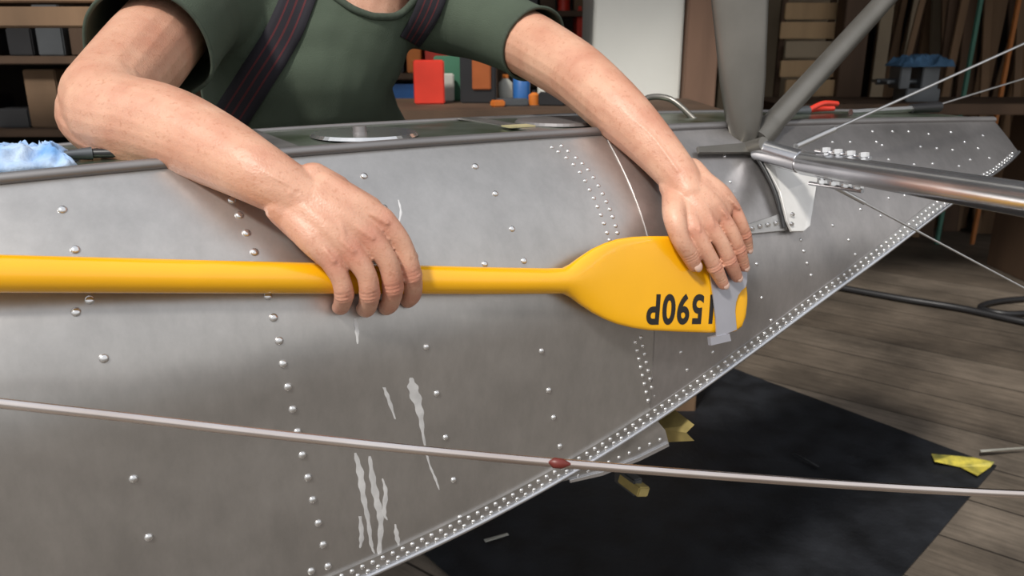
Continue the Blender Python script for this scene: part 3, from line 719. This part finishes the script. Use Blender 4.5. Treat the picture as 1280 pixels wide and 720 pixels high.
q = [pt(826, 536, 1.18), pt(868, 531, 1.14), pt(858, 541, 1.15), pt(868, 551, 1.15), pt(830, 553, 1.2)]
V = q + [p + Vector((-.02, .06, -.002)) for p in q]
o = obj_from('channel_web', V, [(0, 1, 2), (0, 2, 4), (2, 3, 4), (5, 7, 6), (5, 9, 7), (7, 9, 8), (0, 1, 6, 5), (1, 2, 7, 6), (2, 3, 8, 7), (3, 4, 9, 8), (4, 0, 5, 9)], M_olive, ch)
kb = empty('keel_block_bracket')
box('bracket_plate', pt(792, 606, 1.22), (.022, .05, .016), M_olive, AL, kb, .002, ry=.3); box('bracket_web', pt(785, 600, 1.23), (.016, .05, .028), M_grey, AL, kb, .002)
# ------------------------------------------------------------ room
box('floor', Vector((0.5, 2.6, -.05)), (11, 11, .1), M_floor, bev=0)
box('wall_back', Vector((0.5, 7.05, 1.5)), (9, .1, 3), M_dark, bev=0)
box('wall_left', Vector((-3.6, 4.0, 1.5)), (.1, 6, 3), M_dark, bev=0)
box('wall_right', Vector((4.9, 4.4, 1.5)), (.1, 5.2, 3), M_dark, bev=0)
box('ceiling', Vector((0.65, 4.4, 3.05)), (8.6, 5.4, .1), M_dark, bev=0)
K = floor_pt(1245, 585); e1 = (floor_pt(930, 468) - K).normalized(); e2 = (floor_pt(1130, 720) - K).normalized()
bm = bmesh.new(); nx_, ny_ = 40, 30; gv = []
for i in range(nx_ + 1):
    for j in range(ny_ + 1):
        p = K + e1 * (1.30 * i / nx_) + e2 * (1.5 * j / ny_); p.z = .006 + .004 * noise.noise(p * 5) + .003; gv.append(bm.verts.new(p))
for i in range(nx_):
    for j in range(ny_): a_ = i * (ny_ + 1) + j; bm.faces.new((gv[a_], gv[a_ + 1], gv[a_ + ny_ + 2], gv[a_ + ny_ + 1]))
me = bpy.data.meshes.new('rubber_mat'); bm.to_mesh(me); bm.free(); me.materials.append(M_mat); o = bpy.data.objects.new('rubber_mat', me); scene.collection.objects.link(o); fixn(o)
s_ = o.modifiers.new('s', 'SOLIDIFY'); s_.thickness = .004
def scrap(name, pxs, m, z=.014):
    P = [floor_pt(x, y, z + .01 * (i % 2)) for i, (x, y) in enumerate(pxs)]; n = len(P); V = P + [p + Vector((0, 0, .002)) for p in P]
    o = obj_from(name, V, [tuple(range(n)), tuple(range(n, 2 * n))] + [(i, (i + 1) % n, n + (i + 1) % n, n + i) for i in range(n)], m); fixn(o); return o
M_wrap = mat('wrapper', (.80, .66, .10), .35, 0, .2, 24, col2=(.10, .12, .05))
scrap('snack_wrapper', [(1164, 568), (1190, 570), (1215, 572), (1243, 578), (1238, 584), (1222, 595), (1200, 584), (1168, 577)], M_wrap)
scrap('paper_strip', [(605, 675), (634, 667), (636, 669), (607, 678)], M_paper); scrap('paper_strip', [(990, 567.5), (993, 567), (1024, 583.5), (1022, 584)], M_grey)
scrap('paper_strip', [(1225, 563), (1290, 559), (1290, 561), (1226, 565)], M_paper)
hose = empty('air_hose'); tube('hose', catmull([floor_pt(1330, 412, .02), floor_pt(1270, 400, .02), floor_pt(1200, 385, .02), floor_pt(1120, 372, .02), floor_pt(1000, 350, .02)], 6), .015, M_blk, hose, 10)
tube('hose_coil', catmull([floor_pt(1300, 372, .02), floor_pt(1250, 376, .02), floor_pt(1225, 384, .02), floor_pt(1260, 392, .02), floor_pt(1320, 388, .02)], 6), .012, M_blk, hose, 10)
for du in (-.42, -.95):
    sw = empty('sawhorse')
    c = P0 + ax * du - nn * (W2 / 2); top = wc(du) - .09
    box('padded_beam', Vector((c.x, c.y, top - .045)), (.10, W2 * .6, .08), M_wood, AL, sw)
    for s in (-1, 1):
        for k in (-1, 1):
            p1 = Vector((c.x, c.y, top - .08)) - nn * s * .10; p2 = Vector((c.x, c.y, 0.0)) - nn * s * .16 + ax * k * .12
            tube('leg', [p2, p1], .022, M_wood, sw, 4)

# ------------------------------------------------------------ workshop background
def shelf_unit(name, x0, x1, y, d, zs, seed, mcol, fill=.97, wm=None):
    e = empty(name); rnd = random.Random(seed); H0 = zs[-1] + .35; wm = wm or M_wood3
    for x in (x0, x1): box('upright', Vector((x, y, H0 / 2)), (.04, d, H0), M_wood3, 0, e)
    ms = [M_card, M_blk, M_grey, M_blk, M_dark, M_wood3, M_card, M_grey, M_blk] + mcol
    for z in zs:
        box('shelf_board', Vector(((x0 + x1) / 2, y, z)), (x1 - x0, d, .025), wm, 0, e)
        x = x0 + .03
        while x < x1 - .08:
            w = rnd.uniform(.035, .12); h = rnd.uniform(.05, .19)
            if rnd.random() < fill and x + w < x1 - .02:
                m_ = rnd.choice(ms)
                if rnd.random() < .35: tube('stored_can', [Vector((x + w / 2, y - d * .15, z + .013)), Vector((x + w / 2, y - d * .15, z + .012 + h))], min(w, .09) / 2, m_, e, 14)
                else: box('stored_box', Vector((x + w / 2, y - d * .1, z + .013 + h / 2)), (w, d * .6, h), m_, rnd.uniform(-.05, .05), e)
            x += w + rnd.uniform(.003, .02)
    return e
shelf_unit('storage_shelf', -2.35, -1.05, 2.75, .4, [.3, .62, .88, 1.10, 1.34, 1.6, 1.85], 3, [M_card, M_blk])
shelf_unit('storage_shelf', -.95, -.08, 3.6, .4, [.3, .60, .82, 1.02, 1.22, 1.44, 1.68, 2.0], 8, [M_red, M_orange, M_blue])
shelf_unit('storage_shelf', -.04, .62, 4.0, .3, [.35, .60, .80, .97, 1.12, 1.28, 1.46, 1.7], 11, [M_red, M_red, M_red, M_red, M_blue, M_paper])
tr = empty('stacked_timber')
for i in range(3):
    box('beam', pt(40, 22 - i * 30, 2.1), (1.1, .12, .05), M_wood, .03 * i, tr)
wb = empty('workbench')
bz = .965
box('bench_top', Vector((.07, 2.62, bz - .025)), (1.1, .55, .05), M_wood3, 0, wb)
for x in (-.42, .56):
    for y in (2.40, 2.84): box('bench_leg', Vector((x, y, (bz - .05) / 2)), (.07, .07, bz - .05), M_wood, 0, wb)
box('bench_rail', Vector((.07, 2.84, .3)), (1.0, .04, .1), M_wood, 0, wb)
def on_bench(px, t): p = pt(px, 100, t); return Vector((p.x, p.y, bz))
def bbox(name, px, t, w, d, h, m, rz=0):
    p = on_bench(px, t); return box(name, p + Vector((0, 0, h / 2)), (w, d, h), m, rz)
bbox('red_toolbox', 536, 2.55, .095, .07, .135, M_red, .15)
bbox('green_carton', 562, 2.72, .10, .06, .145, M_green); bbox('white_carton', 558, 2.66, .05, .03, .09, M_paper, .1)
lp = empty('battery_work_light'); p = on_bench(598, 2.6)
box('housing', p + Vector((0, 0, .08)), (.115, .08, .16), M_blk, 0, lp); box('lens', p + Vector((.012, -.042, .09)), (.060, .012, .095), mat('amber_lens', (.36, .10, .03), .3), 0, lp)
tube('handle', catmull([p + Vector((-.04, 0, .158)), p + Vector((-.035, 0, .182)), p + Vector((.035, 0, .182)), p + Vector((.04, 0, .158))], 4), .007, M_blk, lp, 8)
def bottle(name, px, t, r, h, m, capm):
    e = empty(name); p = on_bench(px, t)
    tube('body', [p + Vector((0, 0, 0)), p + Vector((0, 0, h * .68)), p + Vector((0, 0, h * .8)), p + Vector((0, 0, h * .86))], [r, r, r * .5, r * .4], m, e, 20)
    tube('cap', [p + Vector((0, 0, h * .86)), p + Vector((0, 0, h))], r * .45, capm, e, 14)
bottle('blue_bottle', 652, 2.6, .028, .12, M_blue, M_paper); bottle('white_bottle', 632, 2.7, .024, .085, M_paper, M_orange); bottle('glue_bottle', 680, 2.7, .022, .08, M_paper, M_red)
bottle('oil_bottle', 716, 2.72, .024, .15, M_blk, M_orange); bottle('spray_can', 736, 2.74, .026, .16, M_grey, M_red); bottle('small_jar', 668, 2.50, .018, .045, M_orange, M_blk)
bbox('parts_tray', 640, 2.46, .10, .05, .022, M_grey, .1); bbox('cardboard_box', 702, 2.84, .07, .08, .09, M_card)
bbox('tape_measure', 622, 2.42, .04, .03, .02, M_orange, .4); bbox('parts_bin', 690, 2.48, .08, .06, .04, M_blk, -.1)
cb = empty('storage_cabinet'); c = pt(797, 50, 3.0)
box('cabinet_body', Vector((c.x, c.y + .25, 1.05)), (.335, .5, 2.1), M_cab, 0, cb, .01); box('door_panel', Vector((c.x, c.y - .012, 1.05)), (.33, .02, 2.04), M_cab, 0, cb, .006)
tube('door_handle', [Vector((c.x + .13, c.y - .04, 1.5)), Vector((c.x + .13, c.y - .04, 1.64))], .008, M_grey, cb, 8)
c = pt(873, 60, 2.95); box('timber_post', Vector((c.x + .015, c.y + .06, 1.5)), (.12, .12, 3.0), mat('post_wood', (.20, .115, .075), .75, 0, .3, 6, .3, 40, (1, 1, .15)))
c = pt(990, 60, 4.4); box('plaster_partition', Vector((c.x + .05, c.y + .3, 1.4)), (.75, .08, 2.8), M_tan)
c = pt(1062, 60, 4.2); box('timber_post', Vector((c.x, c.y, 1.5)), (.13, .12, 3.0), M_wood3)
ls = empty('wall_lumber_rack')
for i in range(7):
    c = pt(1010 + (i % 2) * 6, -10 + i * 24, 4.25); box('rack_board', c, (.30, .02, .085), M_wood2 if i % 3 else M_tan, 0, ls)
for dx in (-.13, .13): 
    c = pt(1010, 40, 4.27); box('rack_upright', Vector((c.x + dx, c.y + .03, 1.0)), (.03, .03, 2.0), M_wood3, 0, ls)
lt = empty('leaning_lumber'); rnd = random.Random(5)
for i in range(50):
    x = rnd.uniform(1080, 1420); t = rnd.uniform(4.6, 5.3); c = pt(x, 60, t); w = rnd.uniform(.02, .11); hh = rnd.uniform(1.9, 2.7)
    box('board', Vector((c.x, c.y, hh / 2)), (w, .025, hh), rnd.choice([M_wood, M_wood2, M_wood3, M_wood, M_wood, M_tan]), rnd.uniform(-.3, .3), lt, .003, rx=rnd.uniform(-.10, -.03), ry=rnd.uniform(-.14, .14))
M_gr2 = mat('green_strip', (.07, .20, .15), .6)
for x_, m_ in ((1215, M_gr2), (1262, mat('orange_strip', (.45, .16, .04), .6))):
    c = pt(x_, 60, 4.5); box('painted_strip', Vector((c.x, c.y, 1.1)), (.022, .02, 2.2), m_, .1, lt, .002, rx=-.04, ry=.05)
bn2 = empty('side_bench'); c = pt(1170, 118, 3.9)
box('bench_top', Vector((c.x - .1, c.y, .86)), (1.5, .5, .05), M_wood3, 0, bn2)
for dx in (-.75, .55): box('bench_leg', Vector((c.x + dx, c.y, .42)), (.07, .4, .84), M_wood3, 0, bn2)
vs = empty('bench_vise'); p = Vector((pt(1145, 90, 3.85).x, c.y - .05, .885))
box('vise_base', p + Vector((0, 0, .03)), (.16, .14, .06), M_grey, 0, vs); box('fixed_jaw', p + Vector((.03, 0, .11)), (.08, .12, .11), M_grey, 0, vs); box('moving_jaw', p + Vector((-.09, 0, .11)), (.05, .12, .10), M_grey, 0, vs)
tube('screw', [p + Vector((-.20, 0, .09)), p + Vector((.03, 0, .09))], .014, M_grey, vs, 12); tube('handle', [p + Vector((-.18, -.09, .09)), p + Vector((-.18, .09, .09))], .007, M_grey, vs, 8)
def rag(name, c, rx_, ry_, h, m, seed, rot=0):
    bm = bmesh.new(); bmesh.ops.create_grid(bm, x_segments=50, y_segments=50, size=1); cr_, sr_ = math.cos(rot), math.sin(rot)
    for v in bm.verts:
        x, y = v.co.x, v.co.y; q = Vector((x * 1.6 + seed, y * 1.6, seed))
        e_ = max(0, 1 - max(abs(x), abs(y)) ** 6)
        z = ((1 - abs(noise.noise(q * 1.3)) * 2.2) * .6 + (1 - abs(noise.noise(q * 2.6)) * 2) * .3 + .1) * e_
        X = rx_ * (x + .25 * noise.noise(q * 1.1)); Y = ry_ * (y + .25 * noise.noise(q * 1.2 + Vector((9, 0, 0))))
        v.co = Vector((c.x + X * cr_ - Y * sr_, c.y + X * sr_ + Y * cr_, c.z + h * max(z, 0) + .002))
    me = bpy.data.meshes.new(name); bm.to_mesh(me); bm.free(); me.materials.append(m)
    for f in me.polygons: f.use_smooth = True
    o = bpy.data.objects.new(name, me); scene.collection.objects.link(o); s_ = o.modifiers.new('s', 'SOLIDIFY'); s_.thickness = .002; return o
rag('shop_rag', deck_uv(18, .055, .003), .052, .040, .024, M_cloth, 2.3, AL)
rag('vise_rag', Vector((p.x + .0, p.y, p.z + .160)), .12, .1, .06, mat('rag_blue', (.06, .14, .25), .9, 0, .3), 5.1)
tg = empty('tin_snips'); c = deck_uv(112, .06, .010)
tube('snip_handle_a', catmull([c, c + ax * .03 + nn * .010, c + ax * .06 + nn * .014], 4), .005, M_blk, tg, 8); tube('snip_handle_b', catmull([c, c + ax * .03 - nn * .010, c + ax * .06 - nn * .014], 4), .005, M_blk, tg, 8); tube('snip_blades', [c, c - ax * .04], [.007, .003], M_grey, tg, 8)
pl = empty('red_handled_pliers')
c = deck_uv(1015, .13, .010)
tube('handle_a', catmull([c + ax * -.02, c + ax * .02 + Vector((0, 0, .012)), c + ax * .06 + Vector((0, .0, .010))], 5), .005, M_red, pl, 10)
tube('handle_b', catmull([c + ax * -.02, c + ax * .03 - nn * .02, c + ax * .07 - nn * .015], 5), .005, M_red, pl, 10)
tube('jaws', [c + ax * -.02, c + ax * -.07], [.010, .004], M_grey, pl, 10)
fl2 = empty('steel_file'); c = deck_uv(1110, .11, .012); tube('file_blade', [c - ax * .12, c + ax * .06], .006, M_cable, fl2, 6); tube('file_handle', [c + ax * .06, c + ax * .15], [.009, .011], M_blk, fl2, 10)
lb2 = empty('paper_label'); box('label', deck_uv(648, .06, .007), (.04, .025, .002), mat('tape', (.40, .36, .20), .6), AL, lb2, 0)

# ------------------------------------------------------------ light: daylight from the open shop door
w = bpy.data.worlds.new('daylight'); scene.world = w; w.use_nodes = True; nt = w.node_tree; N = nt.nodes; L = nt.links
bg = N['Background']; tc = N.new('ShaderNodeTexCoord'); sp = N.new('ShaderNodeSeparateXYZ'); L.new(tc.outputs['Generated'], sp.inputs['Vector'])
cr = N.new('ShaderNodeValToRGB'); cr.color_ramp.elements[0].position = 0; cr.color_ramp.elements[0].color = (.27, .26, .25, 1)
cr.color_ramp.elements[1].position = 1; cr.color_ramp.elements[1].color = (.88, .92, 1, 1)
e = cr.color_ramp.elements.new(.5); e.color = (.38, .375, .365, 1); e = cr.color_ramp.elements.new(.60); e.color = (1.0, .99, .98, 1)
mr = N.new('ShaderNodeMapRange'); mr.inputs['From Min'].default_value = -1; mr.inputs['From Max'].default_value = 1; L.new(sp.outputs['Z'], mr.inputs['Value']); L.new(mr.outputs['Result'], cr.inputs['Fac']); L.new(cr.outputs['Color'], bg.inputs['Color'])
bg.inputs['Strength'].default_value = 0.92
sun = bpy.data.lights.new('sun', 'SUN'); sun.energy = 3.1; sun.angle = math.radians(7); sun.color = (1, .95, .88)
so_ = bpy.data.objects.new('sun', sun); scene.collection.objects.link(so_); so_.rotation_euler = Vector((.32, .58, -.75)).to_track_quat('-Z', 'Y').to_euler()
